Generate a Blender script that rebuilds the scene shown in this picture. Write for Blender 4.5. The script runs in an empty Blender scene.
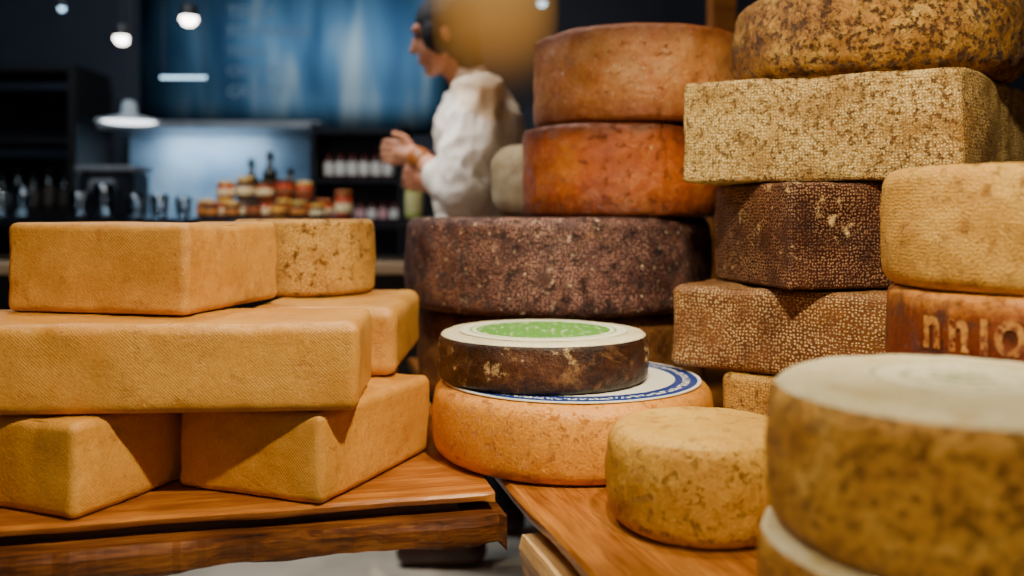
import bpy, bmesh, math, random
from mathutils import Vector, Matrix, noise
random.seed(7)
scene = bpy.context.scene
COL = scene.collection

# ---------------------------------------------------------------- helpers
def srgb(r, g=None, b=None):
    if g is None: r, g, b = r
    f = lambda c: (c/255/12.92) if c/255 <= 0.04045 else ((c/255+0.055)/1.055)**2.4
    return (f(r), f(g), f(b), 1.0)

class NT:
    def __init__(self, name):
        self.m = bpy.data.materials.new(name); self.m.use_nodes = True
        self.t = self.m.node_tree; self.t.nodes.clear()
        self.out = self.n('ShaderNodeOutputMaterial')
    def n(self, typ, **kw):
        nd = self.t.nodes.new(typ)
        for k, v in kw.items():
            if k.startswith('i_'):
                key = k[2:]
                key = int(key) if key.isdigit() else key.replace('_', ' ')
                nd.inputs[key].default_value = v
            else: setattr(nd, k, v)
        return nd
    def l(self, a, b): self.t.links.new(a, b)
    def ramp(self, fac, stops, interp='LINEAR'):
        r = self.n('ShaderNodeValToRGB'); r.color_ramp.interpolation = interp
        e = r.color_ramp.elements
        while len(e) > 1: e.remove(e[-1])
        e[0].position = stops[0][0]; e[0].color = stops[0][1]
        for p, c in stops[1:]:
            x = e.new(p); x.color = c
        self.l(fac, r.inputs[0]); return r.outputs[0]
    def mix(self, fac, a, b, mode='MIX'):
        m = self.n('ShaderNodeMix', data_type='RGBA', blend_type=mode)
        for sock, v in ((m.inputs[0], fac), (m.inputs[6], a), (m.inputs[7], b)):
            if hasattr(v, 'links'): self.l(v, sock)
            else: sock.default_value = v
        return m.outputs[2]
    def math(self, op, a, b=0.0, c=None):
        m = self.n('ShaderNodeMath', operation=op)
        for i, v in enumerate((a, b, c)):
            if v is None: continue
            if hasattr(v, 'links'): self.l(v, m.inputs[i])
            else: m.inputs[i].default_value = v
        return m.outputs[0]

def g(v): return (v, v, v, 1)

def simple(name, col, rough=0.6, metal=0.0, emit=None, estr=0.0, trans=0.0, nz=0.15, nscale=12):
    k = NT(name); b = k.n('ShaderNodeBsdfPrincipled')
    tc = k.n('ShaderNodeTexCoord'); no = k.n('ShaderNodeTexNoise', i_Scale=nscale, i_Detail=4.0)
    k.l(tc.outputs['Object'], no.inputs['Vector'])
    dark = tuple(c*(1-nz) for c in col[:3])+(1,); lite = tuple(min(1, c*(1+nz)) for c in col[:3])+(1,)
    k.l(k.ramp(no.outputs['Fac'], [(0.3, dark), (0.7, lite)]), b.inputs['Base Color'])
    b.inputs['Roughness'].default_value = rough; b.inputs['Metallic'].default_value = metal
    b.inputs['Transmission Weight'].default_value = trans
    if emit:
        b.inputs['Emission Color'].default_value = emit; b.inputs['Emission Strength'].default_value = estr
    k.l(b.outputs[0], k.out.inputs[0]); return k.m

def rind(name, c1, c2, c3=None, lscale=9.0, lpos=(0.35, 0.65), net=None, net_col=None, net_amt=0.5, net_rng=(0.15, 0.45),
         speck=None, speck_rng=(0.62, 0.68), speck_scale=60, pits=None, pit_scale=35, pit_rng=(0.60, 0.70), bump=0.35, rough=0.55, fine=0.12,
         edge=None, edge_h=None, weave=0.0, seed=0.0, patch=None, patch_rng=(0.6, 0.7), patch_scale=7.0, dist=0.004, gamma=1.2, spec=0.4, crease=0.0):
    """cheese rind: broad blotches c1/c2, optional cloth/net pattern from metric UVs, specks, pits, mould patches"""
    k = NT(name); b = k.n('ShaderNodeBsdfPrincipled')
    tc = k.n('ShaderNodeTexCoord')
    mp = k.n('ShaderNodeMapping'); mp.inputs['Location'].default_value = (seed*3.1, seed*1.7, seed)
    k.l(tc.outputs['Object'], mp.inputs[0]); O = mp.outputs[0]
    n1 = k.n('ShaderNodeTexNoise', i_Scale=lscale, i_Detail=6.0, i_Roughness=0.6); k.l(O, n1.inputs['Vector'])
    n2 = k.n('ShaderNodeTexNoise', i_Scale=lscale*7, i_Detail=6.0, i_Roughness=0.75); k.l(O, n2.inputs['Vector'])
    f = k.math('ADD', k.math('MULTIPLY', n1.outputs['Fac'], 0.6), k.math('MULTIPLY', n2.outputs['Fac'], 0.4))
    st = [(lpos[0], c1), (lpos[1], c2)]
    if c3: st.append((min(0.99, lpos[1]+0.13), c3))
    col = k.ramp(f, st)
    h = k.math('MULTIPLY', n2.outputs['Fac'], 0.6)
    if patch:
        n7 = k.n('ShaderNodeTexNoise', i_Scale=float(patch_scale), i_Detail=8.0, i_Roughness=0.7, i_Distortion=0.8)
        mp7 = k.n('ShaderNodeMapping'); mp7.inputs['Location'].default_value = (1.5, 4.4, 7+seed); k.l(O, mp7.inputs[0]); k.l(mp7.outputs[0], n7.inputs['Vector'])
        col = k.mix(k.ramp(n7.outputs['Fac'], [(patch_rng[0], g(0)), (patch_rng[1], g(0.8))]), col, patch)
    n3 = k.n('ShaderNodeTexNoise', i_Scale=260.0, i_Detail=3.0); k.l(O, n3.inputs['Vector'])
    fd = k.ramp(n3.outputs['Fac'], [(0.3, g(1-fine*2)), (0.7, g(1.0+0))])
    col = k.mix(1.0, col, fd, 'MULTIPLY')
    h = k.math('ADD', h, k.math('MULTIPLY', n3.outputs['Fac'], 0.35))
    if crease:
        nc = k.n('ShaderNodeTexNoise', i_Scale=5.0, i_Detail=3.0, i_Distortion=0.8)
        mpc = k.n('ShaderNodeMapping'); mpc.inputs['Scale'].default_value = (0.6, 0.6, 1.6); k.l(O, mpc.inputs[0]); k.l(mpc.outputs[0], nc.inputs['Vector'])
        cr = k.math('ABSOLUTE', k.math('SUBTRACT', nc.outputs['Fac'], 0.5))
        cf = k.ramp(cr, [(0.0, g(1)), (0.010, g(0))])
        h = k.math('SUBTRACT', h, k.math('MULTIPLY', cf, crease))
        col = k.mix(k.math('MULTIPLY', cf, 0.10), col, tuple(x*0.45 for x in c1[:3])+(1,))
    if net:
        nj = k.n('ShaderNodeTexNoise', i_Scale=30.0, i_Detail=2.0); k.l(O, nj.inputs['Vector'])
        sc = k.n('ShaderNodeVectorMath', operation='SCALE'); sc.inputs[3].default_value = 0.006; k.l(nj.outputs['Color'], sc.inputs[0])
        ad = k.n('ShaderNodeVectorMath', operation='ADD'); k.l(tc.outputs['UV'], ad.inputs[0]); k.l(sc.outputs[0], ad.inputs[1])
        v = k.n('ShaderNodeTexVoronoi', voronoi_dimensions='2D', i_Scale=float(net)*1.18, i_Randomness=0.6)
        k.l(ad.outputs[0], v.inputs['Vector'])
        nf = k.ramp(v.outputs['Distance'], [(net_rng[0], g(1)), (net_rng[1], g(0))])
        n4 = k.n('ShaderNodeTexNoise', i_Scale=18.0, i_Detail=9.0, i_Roughness=0.75); k.l(O, n4.inputs['Vector'])
        am = k.ramp(n4.outputs['Fac'], [(0.40, g(net_amt*0.1)), (0.57, g(net_amt))])
        col = k.mix(k.math('MULTIPLY', nf, am), col, net_col)
        h = k.math('ADD', h, k.math('MULTIPLY', nf, 0.3))
    if weave:
        nw = k.n('ShaderNodeTexNoise', i_Scale=14.0, i_Detail=5.0); k.l(O, nw.inputs['Vector'])
        sx = k.n('ShaderNodeSeparateXYZ'); k.l(tc.outputs['UV'], sx.inputs[0])
        jt = k.math('MULTIPLY', nw.outputs['Fac'], 9.0)
        a = k.math('SINE', k.math('ADD', k.math('MULTIPLY', sx.outputs[0], weave), jt)); c = k.math('SINE', k.math('ADD', k.math('MULTIPLY', sx.outputs[1], weave), jt))
        wm = k.ramp(nw.outputs['Fac'], [(0.40, g(0.2)), (0.60, g(1.0))])
        w = k.math('MULTIPLY', k.math('MULTIPLY', a, c), wm)
        h = k.math('ADD', h, k.math('MULTIPLY', w, 0.12))
        col = k.mix(1.0, col, k.ramp(k.math('MULTIPLY_ADD', w, 0.5, 0.5), [(0, g(0.90)), (1, g(1.0))]), 'MULTIPLY')
    if pits:
        n5 = k.n('ShaderNodeTexNoise', i_Scale=float(pit_scale), i_Detail=8.0, i_Roughness=0.75); k.l(O, n5.inputs['Vector'])
        pf = k.ramp(n5.outputs['Fac'], [(pit_rng[0], g(0)), (pit_rng[1], g(1))])
        col = k.mix(pf, col, pits); h = k.math('SUBTRACT', h, k.math('MULTIPLY', pf, 0.6))
    if speck:
        n6 = k.n('ShaderNodeTexNoise', i_Scale=float(speck_scale), i_Detail=7.0, i_Roughness=0.75)
        mp2 = k.n('ShaderNodeMapping'); mp2.inputs['Location'].default_value = (5, 9, 2+seed); k.l(O, mp2.inputs[0]); k.l(mp2.outputs[0], n6.inputs['Vector'])
        sf = k.ramp(n6.outputs['Fac'], [(speck_rng[0], g(0)), (speck_rng[1], g(1))])
        col = k.mix(sf, col, speck)
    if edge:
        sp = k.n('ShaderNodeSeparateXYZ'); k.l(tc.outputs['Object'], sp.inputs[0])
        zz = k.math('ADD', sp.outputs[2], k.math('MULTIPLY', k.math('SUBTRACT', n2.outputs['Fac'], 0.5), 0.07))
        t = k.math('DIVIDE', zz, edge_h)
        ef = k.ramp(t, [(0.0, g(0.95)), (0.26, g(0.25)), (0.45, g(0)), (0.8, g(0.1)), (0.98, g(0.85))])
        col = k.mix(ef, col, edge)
    gm = k.n('ShaderNodeGamma'); gm.inputs[1].default_value = gamma; k.l(col, gm.inputs[0]); col = gm.outputs[0]
    bm = k.n('ShaderNodeBump', i_Strength=min(1.0, bump*1.4), i_Distance=dist); k.l(h, bm.inputs['Height'])
    k.l(col, b.inputs['Base Color']); k.l(bm.outputs[0], b.inputs['Normal'])
    b.inputs['Roughness'].default_value = rough
    b.inputs['Specular IOR Level'].default_value = spec
    k.l(b.outputs[0], k.out.inputs[0]); return k.m

def wood(name, c1, c2, c3, rot=0.0, scale=1.0, rough=0.4):
    k = NT(name); b = k.n('ShaderNodeBsdfPrincipled'); tc = k.n('ShaderNodeTexCoord')
    mp0 = k.n('ShaderNodeMapping'); mp0.inputs['Rotation'].default_value = (0, 0, -rot); k.l(tc.outputs['Object'], mp0.inputs[0])
    mp = k.n('ShaderNodeMapping'); mp.inputs['Scale'].default_value = (3.4*scale, 24*scale, 24*scale)
    k.l(mp0.outputs[0], mp.inputs[0])
    n1 = k.n('ShaderNodeTexNoise', i_Scale=1.0, i_Detail=8.0, i_Roughness=0.65, i_Distortion=0.8); k.l(mp.outputs[0], n1.inputs['Vector'])
    mp2 = k.n('ShaderNodeMapping'); mp2.inputs['Scale'].default_value = (14*scale, 260*scale, 260*scale); k.l(mp0.outputs[0], mp2.inputs[0])
    n2 = k.n('ShaderNodeTexNoise', i_Scale=1.0, i_Detail=3.0); k.l(mp2.outputs[0], n2.inputs['Vector'])
    n3 = k.n('ShaderNodeTexNoise', i_Scale=5.0, i_Detail=4.0); k.l(mp0.outputs[0], n3.inputs['Vector'])
    f = k.math('ADD', k.math('MULTIPLY', n1.outputs['Fac'], 0.5), k.math('ADD', k.math('MULTIPLY', n2.outputs['Fac'], 0.25), k.math('MULTIPLY', n3.outputs['Fac'], 0.25)))
    col = k.ramp(f, [(0.38, c1), (0.5, c2), (0.62, c3)])
    bm = k.n('ShaderNodeBump', i_Strength=0.45, i_Distance=0.003); k.l(f, bm.inputs['Height'])
    k.l(col, b.inputs['Base Color']); k.l(bm.outputs[0], b.inputs['Normal']); b.inputs['Roughness'].default_value = rough
    k.l(b.outputs[0], k.out.inputs[0]); return k.m

def finish(bm, name, mats, smooth=True, loc=(0, 0, 0)):
    me = bpy.data.meshes.new(name); bmesh.ops.recalc_face_normals(bm, faces=bm.faces)
    bm.to_mesh(me); bm.free()
    for m in (mats if isinstance(mats, (list, tuple)) else [mats]): me.materials.append(m)
    if smooth:
        me.polygons.foreach_set('use_smooth', [True]*len(me.polygons))
    o = bpy.data.objects.new(name, me); o.location = loc; COL.objects.link(o); return o

def top(o, label, cat, group=None):
    o['label'] = label; o['category'] = cat
    if group: o['group'] = group
    return o
def child(o, parent, label=None):
    o.parent = parent
    if label: o['label'] = label
    return o
def empty(name, loc):
    e = bpy.data.objects.new(name, None); e.empty_display_size = 0.05; e.location = loc; COL.objects.link(e); return e

def wheel(name, x, y, z0, R, h, mats, rnd=0.02, bulge=0.004, amp=0.002, seed=1, sag=0.0, dish=0.0, rough_edge=0.0):
    bm = bmesh.new(); uvl = bm.loops.layers.uv.new('UVMap'); SEG = 160
    prof = [(0.0, 0.0)]
    for i in range(1, 8): prof.append(((R-rnd)*i/7, 0.0))
    for i in range(1, 7):
        a = math.pi/2*i/7; prof.append((R-rnd+rnd*math.sin(a), rnd-rnd*math.cos(a)))
    ns = 14
    for i in range(ns+1):
        t = i/ns; prof.append((R, rnd+(h-2*rnd)*t))
    for i in range(1, 7):
        a = math.pi/2*i/7; prof.append((R-rnd+rnd*math.cos(a), h-rnd+rnd*math.sin(a)))
    ntop0 = len(prof)
    for i in range(0, 10): prof.append(((R-rnd)*(1-i/10), h))
    prof.append((0.0, h))
    rings = []
    for j, (r, z) in enumerate(prof):
        t = z/h
        rr = r + (bulge*math.sin(math.pi*t)*1.0 + sag*(1-t)*math.sin(math.pi*min(1, t*1.3)))*(r/R)
        if r == 0.0:
            rings.append([bm.verts.new((0, 0, z-(dish if z > 0 else 0)))]); continue
        ring = []
        for s in range(SEG):
            a = 2*math.pi*s/SEG
            p = Vector((rr*math.cos(a), rr*math.sin(a), z))
            q = p*9+Vector((seed*11.3, seed*5.1, seed*2.7))
            dn = noise.noise(q)+0.5*noise.noise(q*2.7)+0.25*noise.noise(q*7)
            k = amp*dn
            if rough_edge: k += rough_edge*(noise.noise(q*6)+0.6*noise.noise(q*13))
            rad = Vector((math.cos(a), math.sin(a), 0))
            w = min(1, max(0, (r-(R-rnd*1.5))/(rnd*1.5)))
            p += rad*k*(0.3+0.7*w)
            if z > h-0.001: p.z += min(0.001, k*0.35) - dish*(1-(r/R)**4)
            elif z > 0.001: p.z += k*0.3*t
            ring.append(bm.verts.new(p))
        rings.append(ring)
    for j in range(len(rings)-1):
        A, B = rings[j], rings[j+1]
        (r0, z0_), (r1, z1_) = prof[j], prof[j+1]
        flat = (z0_ == z1_)
        mi = 1 if (len(mats) > 1 and j >= ntop0-4) else 0
        for s in range(SEG):
            s2 = (s+1) % SEG
            if len(A) == 1: vs = [A[0], B[s2], B[s]]; par = [(r0, s), (r1, s+1), (r1, s)]
            elif len(B) == 1: vs = [A[s], A[s2], B[0]]; par = [(r0, s), (r0, s+1), (r1, s)]
            else: vs = [A[s], A[s2], B[s2], B[s]]; par = [(r0, s), (r0, s+1), (r1, s+1), (r1, s)]
            f = bm.faces.new(vs); f.material_index = mi
            for lp, (rr, ss) in zip(f.loops, par):
                a = 2*math.pi*ss/SEG
                if flat: lp[uvl].uv = (rr*math.cos(a)+3, rr*math.sin(a)+3)
                else: lp[uvl].uv = (a*R, lp.vert.co.z)
    return finish(bm, name, mats, True, (x, y, z0))

def block(name, quad, z0, h, mat, rnd=0.02, amp=0.003, seed=1, sag=0.0):
    """rounded block over an arbitrary footprint quad (FL, FR, BR, BL)"""
    FL, FR, BR, BL = [Vector((p[0], p[1], 0)) for p in quad]
    c = (FL+FR+BR+BL)/4
    L = ((FR-FL).length+(BR-BL).length)/2; D = ((BL-FL).length+(BR-FR).length)/2
    hx, hy, hz = L/2, D/2, h/2
    bm = bmesh.new(); uvl = bm.loops.layers.uv.new('UVMap'); cache = {}
    def mk(p):
        key = (round(p.x, 5), round(p.y, 5), round(p.z, 5))
        if key in cache: return cache[key]
        q = Vector([max(-(H-rnd), min(H-rnd, v)) for v, H in zip(p, (hx, hy, hz))])
        d = p-q
        if d.length > 1e-9: nrm = d.normalized(); w = q+nrm*rnd
        else: nrm = Vector((0, 0, 1)); w = p.copy()
        s = (w.x/hx+1)/2; t = (w.y/hy+1)/2
        P = (FL*(1-s)+FR*s)*(1-t)+(BL*(1-s)+BR*s)*t - c
        zt = (w.z+hz)/h
        q9 = w*7+Vector((seed*7.7, seed*3.3, seed*9.1))
        k = amp*(noise.noise(q9)+0.5*noise.noise(q9*3)+0.25*noise.noise(q9*9))
        out = Vector((P.x, P.y, 0)).normalized() if abs(nrm.z) < 0.9 else Vector((0, 0, 0))
        P += out*(k + sag*math.sin(math.pi*min(1, max(0, zt))))
        P.z = w.z+hz
        if zt > 0.5: P.z += min(0.001, k*0.8)*(2*zt-1)
        v = bm.verts.new(P); cache[key] = v; return v
    def spaced(H):
        n = max(3, int((2*H-2*rnd)/0.012)); arr = []
        for i in range(5): arr.append(-H+rnd*i/5)
        for i in range(n+1): arr.append(-(H-rnd)+(2*H-2*rnd)*i/n)
        for i in range(1, 6): arr.append(H-rnd+rnd*i/5)
        return arr
    sx, sy, sz = spaced(hx), spaced(hy), spaced(hz)
    for ax, (A, B) in {0: (sy, sz), 1: (sx, sz), 2: (sx, sy)}.items():
        for sgn in (-1, 1):
            for i in range(len(A)-1):
                for j in range(len(B)-1):
                    pts = []
                    for (a, b2) in ((A[i], B[j]), (A[i+1], B[j]), (A[i+1], B[j+1]), (A[i], B[j+1])):
                        if ax == 0: p = Vector((sgn*hx, a, b2))
                        elif ax == 1: p = Vector((a, sgn*hy, b2))
                        else: p = Vector((a, b2, sgn*hz))
                        pts.append((mk(p), (a+ax*2+5, b2+sgn*2+5)))
                    vs = [q[0] for q in pts]
                    if len(set(vs)) < 4: continue
                    try: f = bm.faces.new(vs)
                    except ValueError: continue
                    for lp, (_, uv) in zip(f.loops, pts): lp[uvl].uv = uv
    return finish(bm, name, mat, True, (c.x, c.y, z0))

def rectq(p0, ang, L, D):
    a = math.radians(ang); e = Vector((math.cos(a), math.sin(a))); n = Vector((-math.sin(a), math.cos(a)))
    p = Vector(p0); return [p, p+e*L, p+e*L+n*D, p+n*D]
def rectr(pr, ang, L, D):
    """same, given the front-RIGHT corner"""
    a = math.radians(ang); e = Vector((math.cos(a), math.sin(a)))
    return rectq(Vector(pr)-e*L, ang, L, D)

def box(name, lo, hi, mat, bev=0.004, loc=None):
    bm = bmesh.new(); c = [(a+b)/2 for a, b in zip(lo, hi)]
    bmesh.ops.create_cube(bm, size=1.0, matrix=Matrix.Diagonal([b-a for a, b in zip(lo, hi)]+[1]))
    if bev: bmesh.ops.bevel(bm, geom=list(bm.edges), offset=bev, segments=2, affect='EDGES')
    return finish(bm, name, mat, False, c if loc is None else loc)

def lathe(name, prof, mat, loc=(0, 0, 0), seg=32):
    bm = bmesh.new(); rings = []
    for r, z in prof:
        if r <= 1e-6: rings.append([bm.verts.new((0, 0, z))])
        else: rings.append([bm.verts.new((r*math.cos(2*math.pi*s/seg), r*math.sin(2*math.pi*s/seg), z)) for s in range(seg)])
    for A, B in zip(rings, rings[1:]):
        for s in range(seg):
            t = (s+1) % seg
            if len(A) == 1 and len(B) == 1: continue
            if len(A) == 1: bm.faces.new([A[0], B[t], B[s]])
            elif len(B) == 1: bm.faces.new([A[s], A[t], B[0]])
            else: bm.faces.new([A[s], A[t], B[t], B[s]])
    return finish(bm, name, mat, True, loc)

def slab(name, poly, z0, z1, mat, jag=None, jamp=0.0, seg=0.02, seed=0, under_cut=0.012):
    pts = []
    n = len(poly)
    for i in range(n):
        a, b = Vector(poly[i]), Vector(poly[(i+1) % n])
        if jag and i in jag:
            m = max(2, int((b-a).length/seg)); nr = Vector(((b-a).y, -(b-a).x)).normalized()
            for k in range(m):
                p = a.lerp(b, k/m); w = jamp*(noise.noise(Vector((p.x*5, p.y*5, seed)))+0.4*noise.noise(Vector((p.x*18, p.y*18, seed)))+0.2*noise.noise(Vector((p.x*50, p.y*50, seed))))
                pts.append((p+nr*w, True, nr))
        else: pts.append((a, False, Vector((0, 0))))
    c = sum((p[0] for p in pts), Vector((0, 0)))/len(pts)
    bm = bmesh.new(); NZ = 8; R = []
    for zi in range(NZ+1):
        t = zi/NZ; z = z0+(z1-z0)*t
        ring = []
        for p, j, nr in pts:
            off = Vector((0, 0)); dz = 0
            if j:
                off = -nr*(under_cut*(1-t)**2 + 0.005*max(0, t-0.75)/0.25) + nr*jamp*0.5*noise.noise(Vector((p.x*9, p.y*9, z*26)))
                if t < 0.2: dz = jamp*1.0*(noise.noise(Vector((p.x*8, p.y*8, seed+4)))+0.6)*(1-t/0.2)
            ring.append(bm.verts.new((p.x-c.x+off.x, p.y-c.y+off.y, z-z0+dz)))
        R.append(ring)
    N = len(pts)
    for A, B in zip(R, R[1:]):
        for s in range(N): bm.faces.new([A[s], A[(s+1) % N], B[(s+1) % N], B[s]])
    bm.faces.new(R[-1]); bm.faces.new(list(reversed(R[0])))
    bmesh.ops.triangulate(bm, faces=[f for f in bm.faces if len(f.verts) > 4])
    return finish(bm, name, mat, False, (c.x, c.y, z0))

def disc(name, R, mat, loc, th=0.0008, seg=64):
    bm = bmesh.new()
    bmesh.ops.create_cone(bm, cap_ends=True, segments=seg, radius1=R, radius2=R, depth=th)
    return finish(bm, name, mat, False, loc)

# ---------------------------------------------------------------- materials
S = srgb
M_block = rind('rind_orange', S(206, 140, 46), S(238, 178, 82), lscale=6, weave=1300, bump=0.4, rough=0.38, fine=0.08, pits=S(176, 104, 34), pit_scale=24, pit_rng=(0.54, 0.8), gamma=1.1, spec=0.55, crease=0.06)
M_block2 = rind('rind_tan', S(204, 142, 54), S(238, 182, 90), lscale=7, weave=1250, bump=0.4, rough=0.40, fine=0.09, pits=S(164, 98, 38), pit_scale=26, pit_rng=(0.54, 0.8), seed=3, gamma=1.1, spec=0.55, crease=0.06)
M_goldnet = rind('rind_gold_net', S(166, 112, 40), S(218, 168, 76), lscale=12, net=190, net_col=S(246, 214, 136), net_amt=0.7, bump=0.5, pits=S(112, 68, 24), pit_scale=55, pit_rng=(0.54, 0.64))
M_purple = rind('rind_purple', S(62, 30, 30), S(106, 62, 54), lscale=9, net=150, net_col=S(216, 172, 150), net_amt=0.9, net_rng=(0.05, 0.42), bump=0.6, speck=S(240, 218, 184), speck_rng=(0.60, 0.66), speck_scale=70, pits=S(36, 16, 16), pit_scale=40, pit_rng=(0.53, 0.64), patch=S(166, 120, 78), patch_rng=(0.56, 0.72), patch_scale=10)
M_brownnet = rind('rind_brown_net', S(92, 50, 22), S(152, 100, 48), net=150, net_col=S(214, 172, 104), net_amt=0.7, bump=0.5, seed=2)
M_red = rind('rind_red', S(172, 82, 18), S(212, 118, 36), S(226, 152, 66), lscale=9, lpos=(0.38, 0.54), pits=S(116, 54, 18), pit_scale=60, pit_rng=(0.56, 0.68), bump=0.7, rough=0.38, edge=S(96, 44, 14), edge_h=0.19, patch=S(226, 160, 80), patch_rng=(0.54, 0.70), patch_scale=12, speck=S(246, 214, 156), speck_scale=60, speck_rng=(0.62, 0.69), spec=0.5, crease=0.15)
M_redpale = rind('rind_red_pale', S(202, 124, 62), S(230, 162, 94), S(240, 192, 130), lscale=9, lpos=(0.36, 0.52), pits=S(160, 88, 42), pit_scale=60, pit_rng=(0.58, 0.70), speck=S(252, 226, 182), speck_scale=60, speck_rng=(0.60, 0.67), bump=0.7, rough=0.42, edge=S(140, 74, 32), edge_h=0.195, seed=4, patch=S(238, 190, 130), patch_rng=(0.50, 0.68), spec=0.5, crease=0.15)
M_mottle = rind('rind_mottled', S(134, 86, 32), S(194, 142, 60), S(232, 192, 106), lscale=18, lpos=(0.38, 0.52), pits=S(92, 52, 18), pit_scale=70, pit_rng=(0.51, 0.60), bump=0.9, rough=0.55, fine=0.2, seed=5, dist=0.006, gamma=1.15)
M_khaki = rind('rind_khaki_net', S(176, 132, 62), S(220, 182, 104), lscale=9, net=170, net_col=S(252, 232, 170), net_amt=0.95, net_rng=(0.14, 0.46), pits=S(128, 86, 38), pit_scale=110, pit_rng=(0.53, 0.62), bump=0.6, fine=0.18, seed=6, gamma=1.15)
M_dkblock = rind('rind_dark_net', S(60, 30, 18), S(108, 62, 38), lscale=8, net=165, net_col=S(220, 172, 124), net_amt=0.95, net_rng=(0.05, 0.42), speck=S(246, 214, 154), speck_scale=24, speck_rng=(0.59, 0.66), bump=0.6, seed=7, patch=S(156, 110, 62), patch_rng=(0.57, 0.7))
M_ublock = rind('rind_brown_dots', S(104, 62, 26), S(166, 112, 54), lscale=8, net=150, net_col=S(248, 218, 156), net_amt=0.95, net_rng=(0.08, 0.4), bump=0.55, seed=8)
M_yellow = rind('rind_yellow', S(214, 156, 62), S(242, 194, 98), lscale=10, net=190, net_col=S(250, 218, 136), net_amt=0.45, pits=S(176, 114, 44), pit_scale=50, pit_rng=(0.55, 0.68), bump=0.6, seed=9)
M_stamp = rind('rind_stamped', S(122, 54, 14), S(178, 92, 30), lscale=7, pits=S(76, 32, 8), pit_scale=34, pit_rng=(0.52, 0.64), bump=0.6, edge=S(234, 172, 90), edge_h=0.15, seed=10, rough=0.40, gamma=1.3)
M_dark = rind('rind_dark_streak', S(54, 30, 16), S(104, 64, 34), S(152, 108, 66), lscale=12, lpos=(0.42, 0.58), speck=S(230, 202, 148), speck_scale=16, speck_rng=(0.58, 0.66), bump=0.8, rough=0.42, edge=S(40, 20, 9), edge_h=0.077, seed=13.4, patch=S(170, 130, 82), patch_rng=(0.55, 0.67), patch_scale=14)
M_darktop = rind('rind_dark_top', S(206, 190, 146), S(240, 232, 200), lscale=12, pits=S(150, 112, 60), pit_scale=20, pit_rng=(0.60, 0.75), bump=0.2, seed=12, gamma=1.1)
M_gouda = rind('rind_orange_smooth', S(212, 140, 40), S(238, 174, 72), lscale=8, bump=0.55, pits=S(184, 104, 28), pit_scale=60, pit_rng=(0.54, 0.70), seed=13, speck=S(250, 208, 124), speck_scale=90, speck_rng=(0.60, 0.70), rough=0.40, gamma=1.2)
M_small = rind('rind_small_yellow', S(200, 144, 46), S(234, 186, 80), lscale=14, pits=S(172, 110, 34), pit_scale=80, pit_rng=(0.55, 0.68), bump=0.8, seed=14)
M_smalltop = rind('rind_small_top', S(220, 168, 66), S(242, 200, 102), lscale=10, weave=900, bump=0.5, seed=15, pits=S(190, 132, 48), pit_scale=30, pit_rng=(0.54, 0.70))
M_front = rind('rind_mustard', S(186, 126, 42), S(222, 164, 66), S(240, 194, 98), lscale=18, lpos=(0.38, 0.54), pits=S(154, 98, 32), pit_scale=110, pit_rng=(0.53, 0.64), bump=0.9, fine=0.15, seed=16, gamma=1.1)
M_fronttop = rind('rind_front_top', S(230, 208, 146), S(250, 240, 204), lscale=10, pits=S(208, 172, 98), pit_scale=28, pit_rng=(0.56, 0.70), bump=0.3, seed=17, gamma=1.05)
M_bloom = rind('rind_bloomy', S(214, 188, 134), S(248, 236, 204), lscale=16, pits=S(160, 122, 70), pit_scale=50, bump=0.6, seed=18, gamma=1.0)

# ---------------------------------------------------------------- cheeses : left pile
TZ = 0.61
def C(o, label, cat='cheese'): return top(o, label, cat)
BK, RC = 'cheese_block', 'round_cheese'

C(block(BK, rectr((-0.560, 1.150), -22, 0.27, 0.30), TZ, 0.125, M_block, rnd=0.013, amp=0.006, seed=1), 'orange-tan rectangular cheese block lying on the plank table')
C(block(BK, rectr((-0.256, 1.210), -22, 0.244, 0.324), TZ, 0.125, M_block, rnd=0.013, amp=0.006, seed=2), 'orange cheese block on the table carrying two more blocks')
C(block(BK, rectr((-0.208, 1.212), 4.0, 0.64, 0.215), TZ+0.127, 0.121, M_block, rnd=0.016, amp=0.006, seed=3), 'long smooth orange cheese block laid across two lower blocks')
C(block(BK, rectr((-0.458, 1.268), -11.5, 0.295, 0.285), TZ+0.250, 0.131, M_block2, rnd=0.013, amp=0.007, seed=4), 'tan cheese block on top of the long block')
C(block(BK, rectq((-0.44, 1.475), 0, 0.25, 0.38), TZ+0.127, 0.114, M_block2, rnd=0.022, amp=0.004, seed=5), 'tan cheese block behind the long block, under a wheel')
C(block(BK, rectq((-0.48, 1.66), 0, 0.24, 0.25), TZ, 0.125, M_block, rnd=0.02, amp=0.003, seed=6), 'orange cheese block at the base of the pile')
C(wheel(RC, -0.413, 1.79, TZ+0.2425, 0.136, 0.143, [M_goldnet], rnd=0.012, bulge=0.003, seed=3), 'golden net-textured cheese wheel standing on the blocks')

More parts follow.
